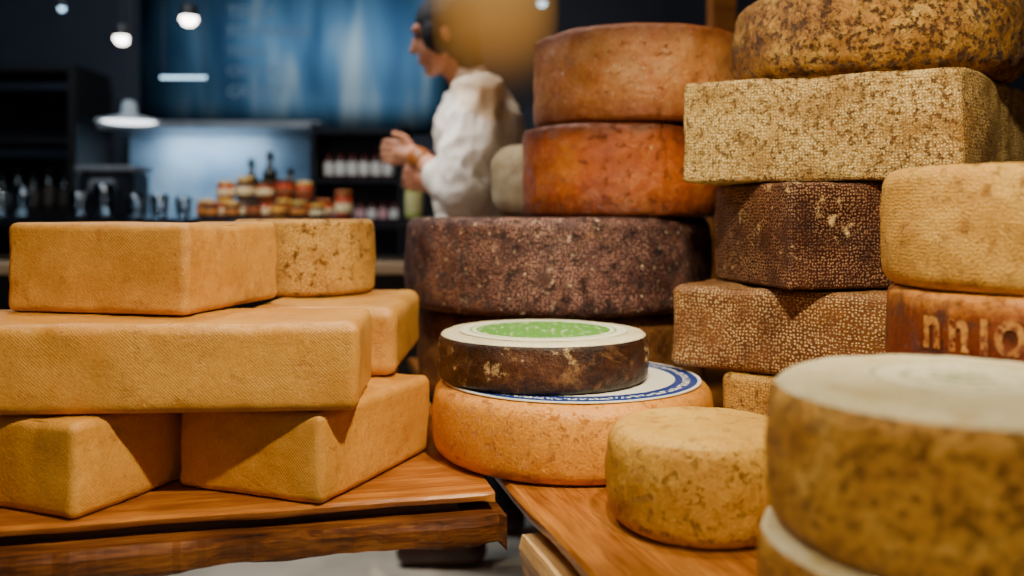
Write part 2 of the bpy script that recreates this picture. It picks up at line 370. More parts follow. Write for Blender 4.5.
# ---------------------------------------------------------------- centre pile
o = C(wheel(RC, 0.100, 1.514, TZ, 0.227, 0.120, [M_gouda], rnd=0.022, bulge=0.007, seed=4, amp=0.0015), 'wide orange cheese wheel with blue and white printed label')
k = NT('label_print_blue'); b = k.n('ShaderNodeBsdfPrincipled'); tc = k.n('ShaderNodeTexCoord')
sp = k.n('ShaderNodeSeparateXYZ'); k.l(tc.outputs['Object'], sp.inputs[0])
ln = k.n('ShaderNodeVectorMath', operation='LENGTH'); k.l(tc.outputs['Object'], ln.inputs[0])
W_ = S(232, 228, 212); Bl = S(20, 52, 124)
rr_ = k.math('DIVIDE', ln.outputs['Value'], 0.214)
base = k.ramp(rr_, [(0, W_), (0.80, Bl), (0.972, W_)], 'CONSTANT')
ang = k.math('ARCTAN2', sp.outputs[1], sp.outputs[0])
cv = k.n('ShaderNodeCombineXYZ'); k.l(k.math('MULTIPLY', ang, 42.0), cv.inputs[0]); k.l(k.math('MULTIPLY', ln.outputs['Value'], 90.0), cv.inputs[1])
nn = k.n('ShaderNodeTexNoise', i_Scale=1.0, i_Detail=0.0); k.l(cv.outputs[0], nn.inputs['Vector'])
tick = k.ramp(nn.outputs['Fac'], [(0, g(1)), (0.47, g(0))], 'CONSTANT')
band = k.ramp(rr_, [(0, g(0)), (0.858, g(1)), (0.912, g(0))], 'CONSTANT')
k.l(k.mix(k.math('MULTIPLY', tick, band), base, W_), b.inputs['Base Color']); b.inputs['Roughness'].default_value = 0.4; k.l(b.outputs[0], k.out.inputs[0])
lab = disc('label', 0.214, k.m, (0, 0, 0.1213), th=0.0016, seg=96); child(lab, o, 'round white and blue printed paper label')

o = C(wheel(RC, 0.052, 1.512, TZ+0.1225, 0.173, 0.077, [M_dark, M_darktop], rnd=0.010, bulge=0.003, seed=5, amp=0.003, rough_edge=0.0012), 'dark brown streaked cheese wheel with green label on top')
k = NT('label_print_green'); b = k.n('ShaderNodeBsdfPrincipled'); tc = k.n('ShaderNodeTexCoord')
ln = k.n('ShaderNodeVectorMath', operation='LENGTH')
k.l(tc.outputs['Object'], ln.inputs[0])
G1 = S(84, 146, 48); G2 = S(228, 224, 196)
base = k.ramp(k.math('DIVIDE', ln.outputs['Value'], 0.14), [(0, G1), (0.80, G2), (0.85, S(120, 170, 84)), (0.88, G2)], 'CONSTANT')
mp3 = k.n('ShaderNodeMapping'); mp3.inputs['Scale'].default_value = (90, 20, 1); k.l(tc.outputs['Object'], mp3.inputs[0])
nn = k.n('ShaderNodeTexNoise', i_Scale=1.0, i_Detail=3.0); k.l(mp3.outputs[0], nn.inputs['Vector'])
k.l(k.mix(k.ramp(nn.outputs['Fac'], [(0.53, g(0)), (0.70, g(0.5))]), base, G2), b.inputs['Base Color']); b.inputs['Roughness'].default_value = 0.45; k.l(b.outputs[0], k.out.inputs[0])
lab = disc('label', 0.14, k.m, (0.0, 0.0, 0.0785), th=0.0016); child(lab, o, 'round green and white printed paper label')

C(wheel(RC, 0.243, 1.155, TZ, 0.116, 0.127, [M_small, M_smalltop], rnd=0.022, bulge=0.006, seed=6, amp=0.004, rough_edge=0.001), 'small round yellow cheese with golden pitted rind')

C(wheel(RC, 0.112, 2.10, TZ, 0.325, 0.19, [M_brownnet], rnd=0.03, bulge=0.006, seed=7), 'wide brown net-textured cheese wheel on the table')
C(wheel(RC, 0.103, 2.075, TZ+0.193, 0.343, 0.196, [M_purple], rnd=0.022, bulge=0.006, seed=8, amp=0.003, rough_edge=0.001), 'very wide dark purple-brown cheese wheel with pale speckles')
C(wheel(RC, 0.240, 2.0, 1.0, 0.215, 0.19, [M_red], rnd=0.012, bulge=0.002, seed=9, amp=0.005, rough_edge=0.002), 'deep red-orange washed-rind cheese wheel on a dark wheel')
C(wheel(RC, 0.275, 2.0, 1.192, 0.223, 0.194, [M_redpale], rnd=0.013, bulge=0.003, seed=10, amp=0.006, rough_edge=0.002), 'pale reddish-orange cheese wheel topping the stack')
C(wheel(RC, 0.070, 2.34, 1.0, 0.118, 0.185, [M_bloom], rnd=0.05, bulge=0.006, seed=11, amp=0.006), 'small pale bloomy cheese behind the red-orange wheel')

# ---------------------------------------------------------------- right pile
aU = -34.8
C(block(BK, rectq((0.348, 1.50), aU, 0.28, 0.20), TZ, 0.130, M_goldnet, rnd=0.012, amp=0.003, seed=12), 'golden net-marked cheese block at the base of the stack')
C(block(BK, rectq((0.274, 1.562), aU, 0.365, 0.24), TZ+0.132, 0.142, M_ublock, rnd=0.016, amp=0.006, seed=13), 'brown cheese block with pale dotted rind')
C(block(BK, rectq((0.428, 1.390), 12, 0.196, 0.27), 0.887, 0.168, M_dkblock, rnd=0.007, amp=0.006, seed=14), 'dark brown cheese block with pale net marks, gold flecks')
C(block(BK, [(0.290, 1.530), (0.676, 1.350), (1.0, 1.70), (0.555, 1.90)], 1.058, 0.169, M_khaki, rnd=0.008, amp=0.006, seed=15), 'big khaki block of cheese with coarse net-textured rind')
C(wheel(RC, 0.658, 1.64, 1.230, 0.236, 0.16, [M_mottle], rnd=0.032, bulge=0.010, seed=16, amp=0.006, rough_edge=0.002), 'rough mottled gold-brown cheese wheel on the khaki block')
C(wheel(RC, 0.685, 1.15, 0.911, 0.193, 0.152, [M_yellow], rnd=0.020, bulge=0.005, seed=17, amp=0.004, rough_edge=0.001), 'yellow textured cheese wheel on top of a stamped wheel')
zw = C(wheel(RC, 0.690, 1.15, 0.761, 0.194, 0.149, [M_stamp], rnd=0.012, bulge=0.002, seed=18, amp=0.001), 'orange-brown cheese wheel with pale stamped letters on side')
C(wheel(RC, 0.70, 1.14, TZ, 0.17, 0.150, [M_brownnet], rnd=0.016, seed=19), 'brown cheese wheel at the base of the stack')
M_mark = rind('stamp_marks', S(190, 116, 46), S(238, 186, 100), lscale=40, pits=S(130, 62, 20), pit_scale=90, pit_rng=(0.47, 0.57), bump=0.3)
def textmesh(body, size, offset=0.0, extrude=0.0):
    cu = bpy.data.curves.new('t', 'FONT'); cu.body = body; cu.size = size; cu.offset = offset; cu.extrude = extrude; cu.resolution_u = 4
    to = bpy.data.objects.new('t', cu); COL.objects.link(to); bpy.context.view_layer.update()
    me = bpy.data.meshes.new_from_object(to.evaluated_get(bpy.context.evaluated_depsgraph_get())); bpy.data.objects.remove(to)
    bm = bmesh.new(); bm.from_mesh(me); return bm
th0 = math.radians(-164)
for ch, x0 in (('n', 0.0), ('n', 0.050), ('I', 0.102), ('O', 0.124)):
    bm = textmesh(ch, 0.074 if ch == 'n' else 0.053, 0.0026)
    bmesh.ops.triangulate(bm, faces=bm.faces)
    for _ in range(2): bmesh.ops.subdivide_edges(bm, edges=[e for e in bm.edges if e.calc_length() > 0.006], cuts=1)
    bmesh.ops.triangulate(bm, faces=bm.faces)
    for v in bm.verts:
        th = th0+(v.co.x+x0)*0.74/0.197; v.co = Vector((0.1978*math.cos(th), 0.1978*math.sin(th), 0.084+v.co.y))
    mk = finish(bm, 'stamped_letter', M_mark, False); child(mk, zw)

C(wheel(RC, 0.388, 0.78, TZ, 0.167, 0.114, [M_front, M_fronttop], rnd=0.010, bulge=0.002, seed=20, amp=0.003, rough_edge=0.001), 'golden cheese wheel with cream rim under a larger wheel')
fw = C(wheel(RC, 0.392, 0.78, TZ+0.115, 0.161, 0.134, [M_front, M_fronttop], rnd=0.022, bulge=0.005, seed=21, amp=0.004, rough_edge=0.0015), 'mustard-brown cheese wheel with creamy white top')
k = NT('label_print_faint'); b = k.n('ShaderNodeBsdfPrincipled'); tc = k.n('ShaderNodeTexCoord')
ln = k.n('ShaderNodeVectorMath', operation='LENGTH'); k.l(tc.outputs['Object'], ln.inputs[0])
P1 = S(244, 232, 194); P2 = S(120, 146, 88)
base = k.ramp(k.math('DIVIDE', ln.outputs['Value'], 0.085), [(0, P2), (0.35, P1), (0.52, P2), (0.62, P1), (0.84, P2), (0.92, P1)], 'CONSTANT')
nn = k.n('ShaderNodeTexNoise', i_Scale=60.0, i_Detail=4.0); k.l(tc.outputs['Object'], nn.inputs['Vector'])
k.l(k.mix(k.ramp(nn.outputs['Fac'], [(0.42, g(0.2)), (0.62, g(1))]), base, P1), b.inputs['Base Color']); b.inputs['Roughness'].default_value = 0.7; k.l(b.outputs[0], k.out.inputs[0])
lab = disc('label', 0.080, k.m, (0.0, 0.0, 0.1355), th=0.0016); child(lab, fw, 'faded greenish round stamp')

# ---------------------------------------------------------------- tables
e = Vector((0.972, 0.233)); n = Vector((-0.233, 0.972)); F0 = Vector((-0.024, 1.276))
M_w1 = wood('wood_left', S(98, 50, 15), S(150, 86, 30), S(190, 122, 50), rot=math.atan2(e.y, e.x), rough=0.28)
M_w2 = wood('wood_slab', S(44, 20, 7), S(98, 52, 18), S(158, 96, 38), rot=math.atan2(e.y, e.x), rough=0.42)
d = Vector((0.27, -0.963))
M_w3 = wood('wood_right', S(112, 60, 18), S(164, 100, 36), S(204, 138, 60), rot=math.atan2(d.y, d.x), rough=0.28)
M_w4 = wood('wood_pale', S(150, 92, 40), S(206, 156, 90), S(236, 200, 146), rot=math.atan2(d.y, d.x))
M_leg = wood('wood_dark', S(34, 18, 8), S(56, 32, 14), S(74, 44, 22))
c0 = F0-e*0.7+n*0.45
tb = empty('display_table', (c0.x, c0.y, 0)); top(tb, 'rustic plank table with a live-edge lower slab', 'table')
def under(o, p):
    o.parent = p; o.location = o.location - p.location
under(slab('tabletop', [F0-e*1.5, F0, F0+n*0.9, F0-e*1.5+n*0.9], 0.596, 0.6095, M_w1, jag={0}, jamp=0.004, seed=2, under_cut=0.004), tb)
s1 = F0+n*0.02
under(slab('spacer_batten', [s1-e*1.48, s1-e*0.05, s1-e*0.05+n*0.2, s1-e*1.48+n*0.2], 0.583, 0.596, M_leg), tb)
s0 = F0-n*0.024
under(slab('lower_slab', [s0-e*1.5, s0+e*0.012, s0+e*0.006+n*0.25, s0-e*1.5+n*0.25], 0.534, 0.583, M_w2, jag={0}, jamp=0.017, seg=0.010, seed=5), tb)
for (a, b2) in ((0.9, 0.14), (0.9, 0.82), (1.45, 0.14), (1.45, 0.82)):
    p = F0-e*a+n*b2
    under(box('leg', (p.x-0.03, p.y-0.03, 0), (p.x+0.03, p.y+0.03, 0.533 if b2 < 0.3 else 0.595), M_leg), tb)
K0 = Vector((0.000, 1.288)); K1 = K0+d*0.85; Kb = K0+n*1.24
tr = empty('display_table', (0.6, 1.5, 0)); top(tr, 'orange-brown wooden table with a pale-edged lower board', 'table')
under(slab('tabletop', [K0, K1, (1.25, K1.y), (1.25, Kb.y), (Kb.x, Kb.y)], 0.586, 0.6095, M_w3, jag={0}, jamp=0.003, seed=8, under_cut=0.006), tr)
k0 = K0+Vector((0.008, -0.070)); k1 = k0+d*0.78
under(slab('lower_slab', [k0, k1, k1+Vector((0.12, 0.03)), k0+Vector((0.12, 0.03))], 0.50, 0.570, M_w4, jag={0}, jamp=0.006, seg=0.012, seed=11), tr)
s2 = K0+Vector((0.045, -0.05)); s3 = s2+d*0.75
under(slab('spacer_batten', [s2, s3, s3+Vector((0.06, 0.02)), s2+Vector((0.06, 0.02))], 0.570, 0.586, M_leg), tr)
for (px, py) in ((0.42, 0.55), (1.15, 0.55), (1.15, 2.4), (0.35, 2.4)):
    under(box('leg', (px-0.03, py-0.03, 0), (px+0.03, py+0.03, 0.585), M_leg), tr)

# ---------------------------------------------------------------- room shell
M_wall = simple('wall_dark', S(34, 40, 54), 0.7, nz=0.4, nscale=2)
M_floor = simple('floor_concrete', S(214, 202, 184), 0.45, nz=0.25, nscale=5)
M_ceil = simple('ceiling_dark', S(18, 18, 20), 0.8)
def st(o): o['kind'] = 'structure'; return o
st(box('floor', (-3.4, -1.0, -0.1), (2.4, 4.8, 0.0), M_floor, 0))
st(box('ceiling', (-3.4, -1.0, 2.8), (2.4, 4.8, 2.9), M_ceil, 0))
st(box('wall_back', (-3.4, 4.7, 0), (2.4, 4.8, 2.8), M_wall, 0))
st(box('wall_left', (-3.4, -1.0, 0), (-3.3, 4.7, 2.8), M_wall, 0))
st(box('wall_right', (2.3, -1.0, 0), (2.4, 4.7, 2.8), M_wall, 0))
M_post = wood('wood_post', S(120, 66, 22), S(170, 104, 40), S(206, 140, 62))
st(box('trim_1', (0.67, 3.0, 0), (0.75, 3.1, 2.8), M_post, 0.004))

# ---------------------------------------------------------------- background
M_black = simple('matte_black', S(26, 25, 27), 0.5)
M_dkmetal = simple('dark_metal', S(56, 58, 66), 0.3, metal=0.7)
M_steel = simple('brushed_steel', S(170, 176, 184), 0.35, metal=0.6)
M_cream = simple('worktop_beige', S(190, 160, 124), 0.4)
ct = empty('counter', (-1.7, 3.5, 0)); top(ct, 'dark shop counter with a beige worktop', 'counter')
under(box('body', (-3.2, 3.18, 0), (-0.25, 3.78, 0.80), M_black, 0.005), ct)
under(box('worktop', (-3.22, 3.12, 0.80), (-0.22, 3.82, 0.835), M_cream, 0.005), ct)
sh = empty('raised_shelf', (-1.7, 3.6, 0.836)); top(sh, 'dark raised display shelf on the counter', 'shelf')
under(box('board', (-3.1, 3.32, 0.965), (-0.30, 3.74, 0.995), M_dkmetal, 0.004), sh)
for x in (-3.05, -1.75, -0.36):
    under(box('support', (x-0.02, 3.36, 0.836), (x+0.02, 3.70, 0.965), M_dkmetal, 0.003), sh)

# glowing board imitating a blue window reflection, lettering joined into its mesh
k = NT('reflection_glow'); em = k.n('ShaderNodeEmission'); tc = k.n('ShaderNodeTexCoord')
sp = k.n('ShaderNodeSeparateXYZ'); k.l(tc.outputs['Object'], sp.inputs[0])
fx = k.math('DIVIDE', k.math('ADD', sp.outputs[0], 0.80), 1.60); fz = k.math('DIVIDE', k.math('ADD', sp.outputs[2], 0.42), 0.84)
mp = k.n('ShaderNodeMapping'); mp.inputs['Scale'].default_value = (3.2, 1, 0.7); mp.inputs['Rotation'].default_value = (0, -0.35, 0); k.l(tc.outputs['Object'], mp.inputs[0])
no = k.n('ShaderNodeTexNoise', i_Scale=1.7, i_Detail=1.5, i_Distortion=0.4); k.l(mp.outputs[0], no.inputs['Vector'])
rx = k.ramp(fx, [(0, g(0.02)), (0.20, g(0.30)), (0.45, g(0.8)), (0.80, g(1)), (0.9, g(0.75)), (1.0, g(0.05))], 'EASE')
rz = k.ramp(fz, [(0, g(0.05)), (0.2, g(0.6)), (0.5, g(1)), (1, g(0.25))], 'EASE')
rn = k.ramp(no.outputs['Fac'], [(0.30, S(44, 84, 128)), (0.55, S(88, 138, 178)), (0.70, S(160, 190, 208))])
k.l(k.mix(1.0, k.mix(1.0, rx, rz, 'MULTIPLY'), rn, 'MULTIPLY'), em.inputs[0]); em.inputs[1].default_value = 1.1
k.l(em.outputs[0], k.out.inputs[0]); M_reflect = k.m
M_txt = simple('reflection_lettering', S(10, 20, 40), 0.6, emit=S(140, 180, 214), estr=0.27)
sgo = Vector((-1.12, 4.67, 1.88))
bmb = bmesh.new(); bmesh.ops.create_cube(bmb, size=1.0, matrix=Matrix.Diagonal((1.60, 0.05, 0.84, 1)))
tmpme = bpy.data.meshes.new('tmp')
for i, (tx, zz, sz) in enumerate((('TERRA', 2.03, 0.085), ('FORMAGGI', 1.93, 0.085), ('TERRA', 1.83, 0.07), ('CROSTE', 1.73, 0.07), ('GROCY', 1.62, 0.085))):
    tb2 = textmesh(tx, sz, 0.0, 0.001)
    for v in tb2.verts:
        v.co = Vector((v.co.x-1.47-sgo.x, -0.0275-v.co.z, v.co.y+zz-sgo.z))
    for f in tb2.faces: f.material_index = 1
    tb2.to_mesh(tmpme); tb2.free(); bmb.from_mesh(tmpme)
me = bpy.data.meshes.new('blue_reflection_panel'); bmb.to_mesh(me); bmb.free(); me.materials.append(M_reflect); me.materials.append(M_txt)
sg = bpy.data.objects.new('blue_reflection_panel', me); sg.location = sgo; COL.objects.link(sg)
top(sg, 'glowing board imitating a blue window reflection with faint lettering', 'sign')

k = NT('backsplash_steel'); b = k.n('ShaderNodeBsdfPrincipled'); no = k.n('ShaderNodeTexNoise', i_Scale=3.0); tc = k.n('ShaderNodeTexCoord'); k.l(tc.outputs['Object'], no.inputs['Vector'])
k.l(k.ramp(no.outputs['Fac'], [(0.3, S(96, 130, 160)), (0.7, S(160, 188, 210))]), b.inputs['Base Color']); b.inputs['Roughness'].default_value = 0.5; k.l(b.outputs[0], k.out.inputs[0])
top(box('backsplash_panel', (-1.98, 4.66, 0.0), (-1.0, 4.695, 1.42), k.m, 0.002), 'pale blue-grey steel backsplash lit from above', 'wall panel')
top(box('wall_shelf', (-1.98, 4.30, 1.425), (-0.92, 4.69, 1.46), M_steel, 0.003), 'long steel wall shelf above the backsplash', 'shelf')
al = bpy.data.lights.new('shelf_light', 'AREA'); al.shape = 'RECTANGLE'; al.size = 0.5; al.size_y = 0.1; al.energy = 4.2; al.color = (0.74, 0.88, 1.0)
ao = bpy.data.objects.new('shelf_light', al); ao.location = (-1.56, 4.5, 1.415); ao.rotation_euler = (math.radians(18), 0, 0); COL.objects.link(ao)
su = empty('shelf_unit', (-0.8, 4.4, 0)); top(su, 'dark open shelf unit holding rows of bottles', 'shelf')
Y0, Y1 = 4.2, 4.55
for x in (-0.93, -0.52): under(box('side_panel', (x-0.012, Y0, 0), (x+0.012, Y1, 1.44), M_dkmetal, 0.002), su)
for z in (0.955, 1.17, 1.40): under(box('shelf_board', (-0.918, Y0, z-0.012), (-0.532, Y1, z+0.012), M_dkmetal, 0.002), su)
under(box('back_panel', (-0.918, Y1, 0), (-0.532, Y1+0.01, 1.43), simple('shelf_back', S(110, 114, 124), 0.6), 0.0), su)
M_glassd = simple('bottle_dark', S(80, 28, 22), 0.15, nz=0.1); M_lab = simple('bottle_label', S(244, 240, 232), 0.6, nz=0.05)
M_pink = simple('bottle_label_pink', S(226, 170, 176), 0.6, nz=0.05); M_capd = simple('cap_dark', S(24, 20, 20), 0.3)
def bottle(loc, H, R, mb, ml, mc, label, grp):
    b0 = lathe('bottle', [(0, 0), (R*0.95, 0), (R, H*0.03), (R, H*0.6), (R*0.8, H*0.7), (R*0.36, H*0.78), (R*0.34, H*0.9), (0, H*0.9)], mb, loc, 20)
    l0 = lathe('label', [(R*1.02, H*0.12), (R*1.03, H*0.13), (R*1.03, H*0.54), (R*1.02, H*0.55)], ml, (0, 0, 0), 20); l0.parent = b0
    c0 = lathe('cap', [(0, H), (R*0.4, H), (R*0.42, H*0.99), (R*0.42, H*0.86), (R*0.36, H*0.86)], mc, (0, 0, 0), 16); c0.parent = b0
    top(b0, label, 'bottle', grp); return b0
for i in range(6):
    bottle((-0.875+0.057*i, 4.30, 1.183), 0.14, 0.024, M_glassd, M_lab, M_capd, 'small dark bottle with a white label on a shelf', 'bottles on the middle shelf')
for i in range(7):
    bottle((-0.885+0.054*i, 4.30, 0.968), 0.125, 0.022, M_glassd, M_pink if i % 2 else M_lab, M_capd, 'small dark bottle with a pale label on a low shelf', 'bottles on the low shelf')
M_wine = simple('wine_glass', S(22, 24, 18), 0.12, nz=0.1); M_wl = simple('wine_label', S(120, 46, 34), 0.6); M_wd = simple('wine_label_dull', S(60, 52, 44), 0.6)
for i, (x, hh) in enumerate(((-1.06, 0.24), (-0.985, 0.27), (-0.90, 0.20))):
    bottle((x, 3.66, 0.996), hh, 0.032, M_wine, M_wd if i != 1 else M_wl, M_capd, 'dark tall wine bottle on the raised shelf', 'wine bottles behind the jars')
M_green = simple('bottle_green_yellow', S(206, 216, 116), 0.2, nz=0.05)
bottle((-0.372, 3.42, 0.996), 0.17, 0.033, M_green, simple('green_label', S(226, 222, 150), 0.6), simple('capg', S(90, 100, 40), 0.4), 'short pale yellow-green glass bottle on the raised shelf', None)
M_jar = [simple('jar_amber', S(206, 112, 30), 0.12), simple('jar_brown', S(150, 74, 30), 0.12), simple('jar_honey', S(232, 170, 60), 0.12), simple('jar_dark', S(84, 48, 28), 0.12), simple('jar_red', S(176, 62, 34), 0.12)]
M_lid = [simple('lid_gold', S(240, 204, 100), 0.3, metal=0.3), simple('lid_dark', S(70, 48, 30), 0.4), simple('lid_yellow', S(236, 184, 74), 0.4), simple('lid_brown', S(166, 98, 50), 0.4)]
M_jl = [simple('jar_label', S(240, 220, 172), 0.6), simple('jar_label_amber', S(206, 130, 56), 0.6), simple('jar_label_brown', S(130, 76, 40), 0.6)]
names = ['amber', 'brown', 'honey-coloured', 'dark brown', 'red-brown']
def jar(loc, R, H, i=None):
    if i is None: i = random.randrange(5)
    b0 = lathe('jar', [(0, 0), (R*0.93, 0), (R, H*0.05), (R, H*0.68), (R*0.86, H*0.78), (0, H*0.78)], M_jar[i], loc, 24)
    l0 = lathe('label', [(R*1.01, H*0.20), (R*1.02, H*0.21), (R*1.02, H*0.52), (R*1.01, H*0.53)], random.choice(M_jl), (0, 0, 0), 24); l0.parent = b0
    c0 = lathe('lid', [(R*0.86, H*0.77), (R*0.92, H*0.78), (R*0.92, H*0.97), (R*0.86, H), (0, H)], random.choice(M_lid), (0, 0, 0), 24); c0.parent = b0
    top(b0, names[i]+' preserve jar with a lid on the raised shelf', 'jar', 'preserve jars on the raised shelf'); return b0
for i in range(7):
    jar((-1.18+0.076*i, 3.47+random.uniform(-.006, .006), 0.996), 0.034, 0.072)
    if i in (1, 2, 3, 4, 5): jar((-1.18+0.076*i+random.uniform(-.003, .003), 3.47, 0.9965+0.0725), 0.034, (0, .070, .085, .070, .078, .066)[i])
for x in (-1.13, -1.05, -0.97, -0.88, -0.80, -0.73): jar((x, 3.375, 0.996), 0.030, random.uniform(0.05, 0.066))
jar((-0.645, 3.45, 0.996), 0.034, 0.105, 4)
M_glass = simple('clear_glass', S(220, 232, 240), 0.05, trans=1.0, nz=0.02)
for i, (x, R, H) in enumerate(((-2.08, 0.035, 0.10), (-1.96, 0.035, 0.11), (-1.86, 0.035, 0.12), (-1.66, 0.035, 0.10), (-1.55, 0.04, 0.13), (-1.44, 0.035, 0.09), (-1.34, 0.035, 0.09), (-1.26, 0.03, 0.08))):
    top(lathe('drinking_glass', [(0, 0), (R*0.8, 0), (R, H), (R*0.94, H), (R*0.74, 0.008), (0, 0.008)], M_glass, (x, 3.42+0.03*(i % 2), 0.996), 24), 'clear drinking glass on the raised shelf', 'glass', 'glasses on the raised shelf')
ap = empty('appliance', (-1.62, 3.62, 0.996)); top(ap, 'boxy steel coffee machine on the raised shelf', 'appliance')
under(box('body', (-1.72, 3.56, 0.996), (-1.50, 3.73, 1.18), M_dkmetal, 0.012), ap)
under(box('top_tray', (-1.73, 3.555, 1.18), (-1.49, 3.735, 1.205), M_steel, 0.006), ap)
under(box('group_head', (-1.66, 3.52, 1.10), (-1.56, 3.56, 1.15), M_steel, 0.008), ap)
M_cab = simple('cabinet_black', S(24, 22, 22), 0.5)
cb = empty('tall_cabinet', (-2.4, 4.4, 0)); top(cb, 'tall dark cabinet with open shelves', 'cabinet')
for x in (-2.72, -2.08): under(box('side_panel', (x-0.02, 4.25, 0), (x+0.02, 4.62, 1.72), M_cab, 0.003), cb)
for z in (0.05, 1.02, 1.36, 1.70): under(box('shelf_board', (-2.70, 4.25, z-0.012), (-2.10, 4.62, z+0.012), M_cab, 0.003), cb)
for i in range(7):
    bottle((-2.62+0.075*i, 4.36, 1.033), 0.18+0.02*(i % 2), 0.026, M_wine, M_wd, M_capd, 'dark bottle on the cabinet shelf', 'bottles in the tall cabinet')

def bulbmat(name, c, s):
    k = NT(name); em = k.n('ShaderNodeEmission'); em.inputs[0].default_value = c; em.inputs[1].default_value = s; k.l(em.outputs[0], k.out.inputs[0]); return k.m
M_glint = bulbmat('reflection_glint', (1, 0.92, 0.8, 1), 14)
M_coolb = bulbmat('bulb_cool', (0.45, 0.75, 1, 1), 4)
pl = empty('pendant_lamp', (-1.54, 3.62, 1.38)); top(pl, 'pale enamel pendant lamp with wide shallow shade', 'lamp')
x = lathe('lamp_shade', [(0.128, 0), (0.126, 0.008), (0.06, 0.022), (0.032, 0.03), (0.026, 0.08), (0.016, 0.088), (0.0, 0.09)], simple('enamel_grey', S(150, 160, 166), 0.35, nz=0.03)); x.parent = pl
x = lathe('bulb', [(0, -0.004), (0.09, -0.002), (0.105, 0.003), (0.05, 0.016), (0, 0.018)], bulbmat('bulb_soft', (0.9, 0.95, 1, 1), 3.5)); x.parent = pl
x = lathe('cord', [(0.003, 0.089), (0.003, 1.419)], M_black); x.parent = pl
def spot(u_x, y, z, s=0.03, m=M_glint, lab='small hung bulb imitating a reflected light'):  # hung glowing bulbs added to imitate reflected points of light
    p = empty('reflected_bulb', (u_x, y, z)); top(p, lab, 'lamp', 'small imitated light reflections')
    a = lathe('housing', [(s*0.95, 0), (s, 0.004), (s, 0.05), (s*0.4, 0.06), (0, 0.06)], M_black); a.parent = p
    c = lathe('bulb', [(0, -s*1.0), (s*0.6, -s*0.85), (s*0.95, -s*0.3), (s*0.9, 0.01), (0, 0.012)], m); c.parent = p
    c = lathe('cord', [(0.003, 0.059), (0.003, 2.80-z)], M_black); c.parent = p
spot(-1.69, 3.9, 1.78, 0.034); spot(-1.40, 3.9, 1.865, 0.038); spot(-1.50, 3.55, 2.02, 0.02)
spot(-2.0, 4.0, 1.93, 0.016, M_coolb); spot(0.13, 3.9, 1.93, 0.022, M_coolb)
lt = empty('tube_light', (-1.46, 4.0, 1.62)); top(lt, 'short cool-white tube light hung on two cords', 'lamp')
bm = bmesh.new(); bmesh.ops.create_cone(bm, cap_ends=True, segments=20, radius1=0.005, radius2=0.005, depth=0.20, matrix=Matrix.Rotation(math.radians(90), 4, 'Y'))
x = finish(bm, 'tube', M_coolb); x.parent = lt
for dx in (-0.09, 0.09):
    x = lathe('cord', [(0.002, 0.004), (0.002, 1.18)], M_black, (dx, 0, 0)); x.parent = lt
k = NT('amber_glass'); em = k.n('ShaderNodeEmission'); tc = k.n('ShaderNodeTexCoord'); sp = k.n('ShaderNodeSeparateXYZ'); k.l(tc.outputs['Object'], sp.inputs[0])
lw = k.n('ShaderNodeLayerWeight', i_Blend=0.5)
gz = k.ramp(k.math('DIVIDE', sp.outputs[2], 0.56), [(0, S(140, 84, 36)), (0.4, S(216, 150, 70)), (0.75, S(240, 186, 106)), (1, S(180, 120, 50))], 'EASE')
k.l(gz, em.inputs[0]); em.inputs[1].default_value = 1.0
trn = k.n('ShaderNodeBsdfTransparent'); trn.inputs[0].default_value = (1.0, 0.94, 0.86, 1); mx = k.n('ShaderNodeMixShader')
fz2 = k.ramp(k.math('DIVIDE', sp.outputs[2], 0.56), [(0.05, g(0)), (0.55, g(1))], 'EASE')
fc = k.math('POWER', k.math('SUBTRACT', 1.0, lw.outputs['Facing']), 1.8)
k.l(k.math('MULTIPLY', k.math('MULTIPLY', fc, 0.40), fz2), mx.inputs[0])
k.l(trn.outputs[0], mx.inputs[1]); k.l(em.outputs[0], mx.inputs[2]); k.l(mx.outputs[0], k.out.inputs[0])
pa = empty('pendant_lamp', (-0.045, 2.34, 1.25)); top(pa, 'translucent amber glass globe pendant lamp glowing warmly', 'lamp')
x = lathe('lamp_shade', [(0.170*math.sin(math.pi*i/24), 0.28-0.28*math.cos(math.pi*i/24)) if 0 < i < 24 else (0, 0 if i == 0 else 0.56) for i in range(25)], k.m, seg=48); x.parent = pa
x = lathe('cord', [(0.003, 0.559), (0.003, 1.549)], M_black); x.parent = pa

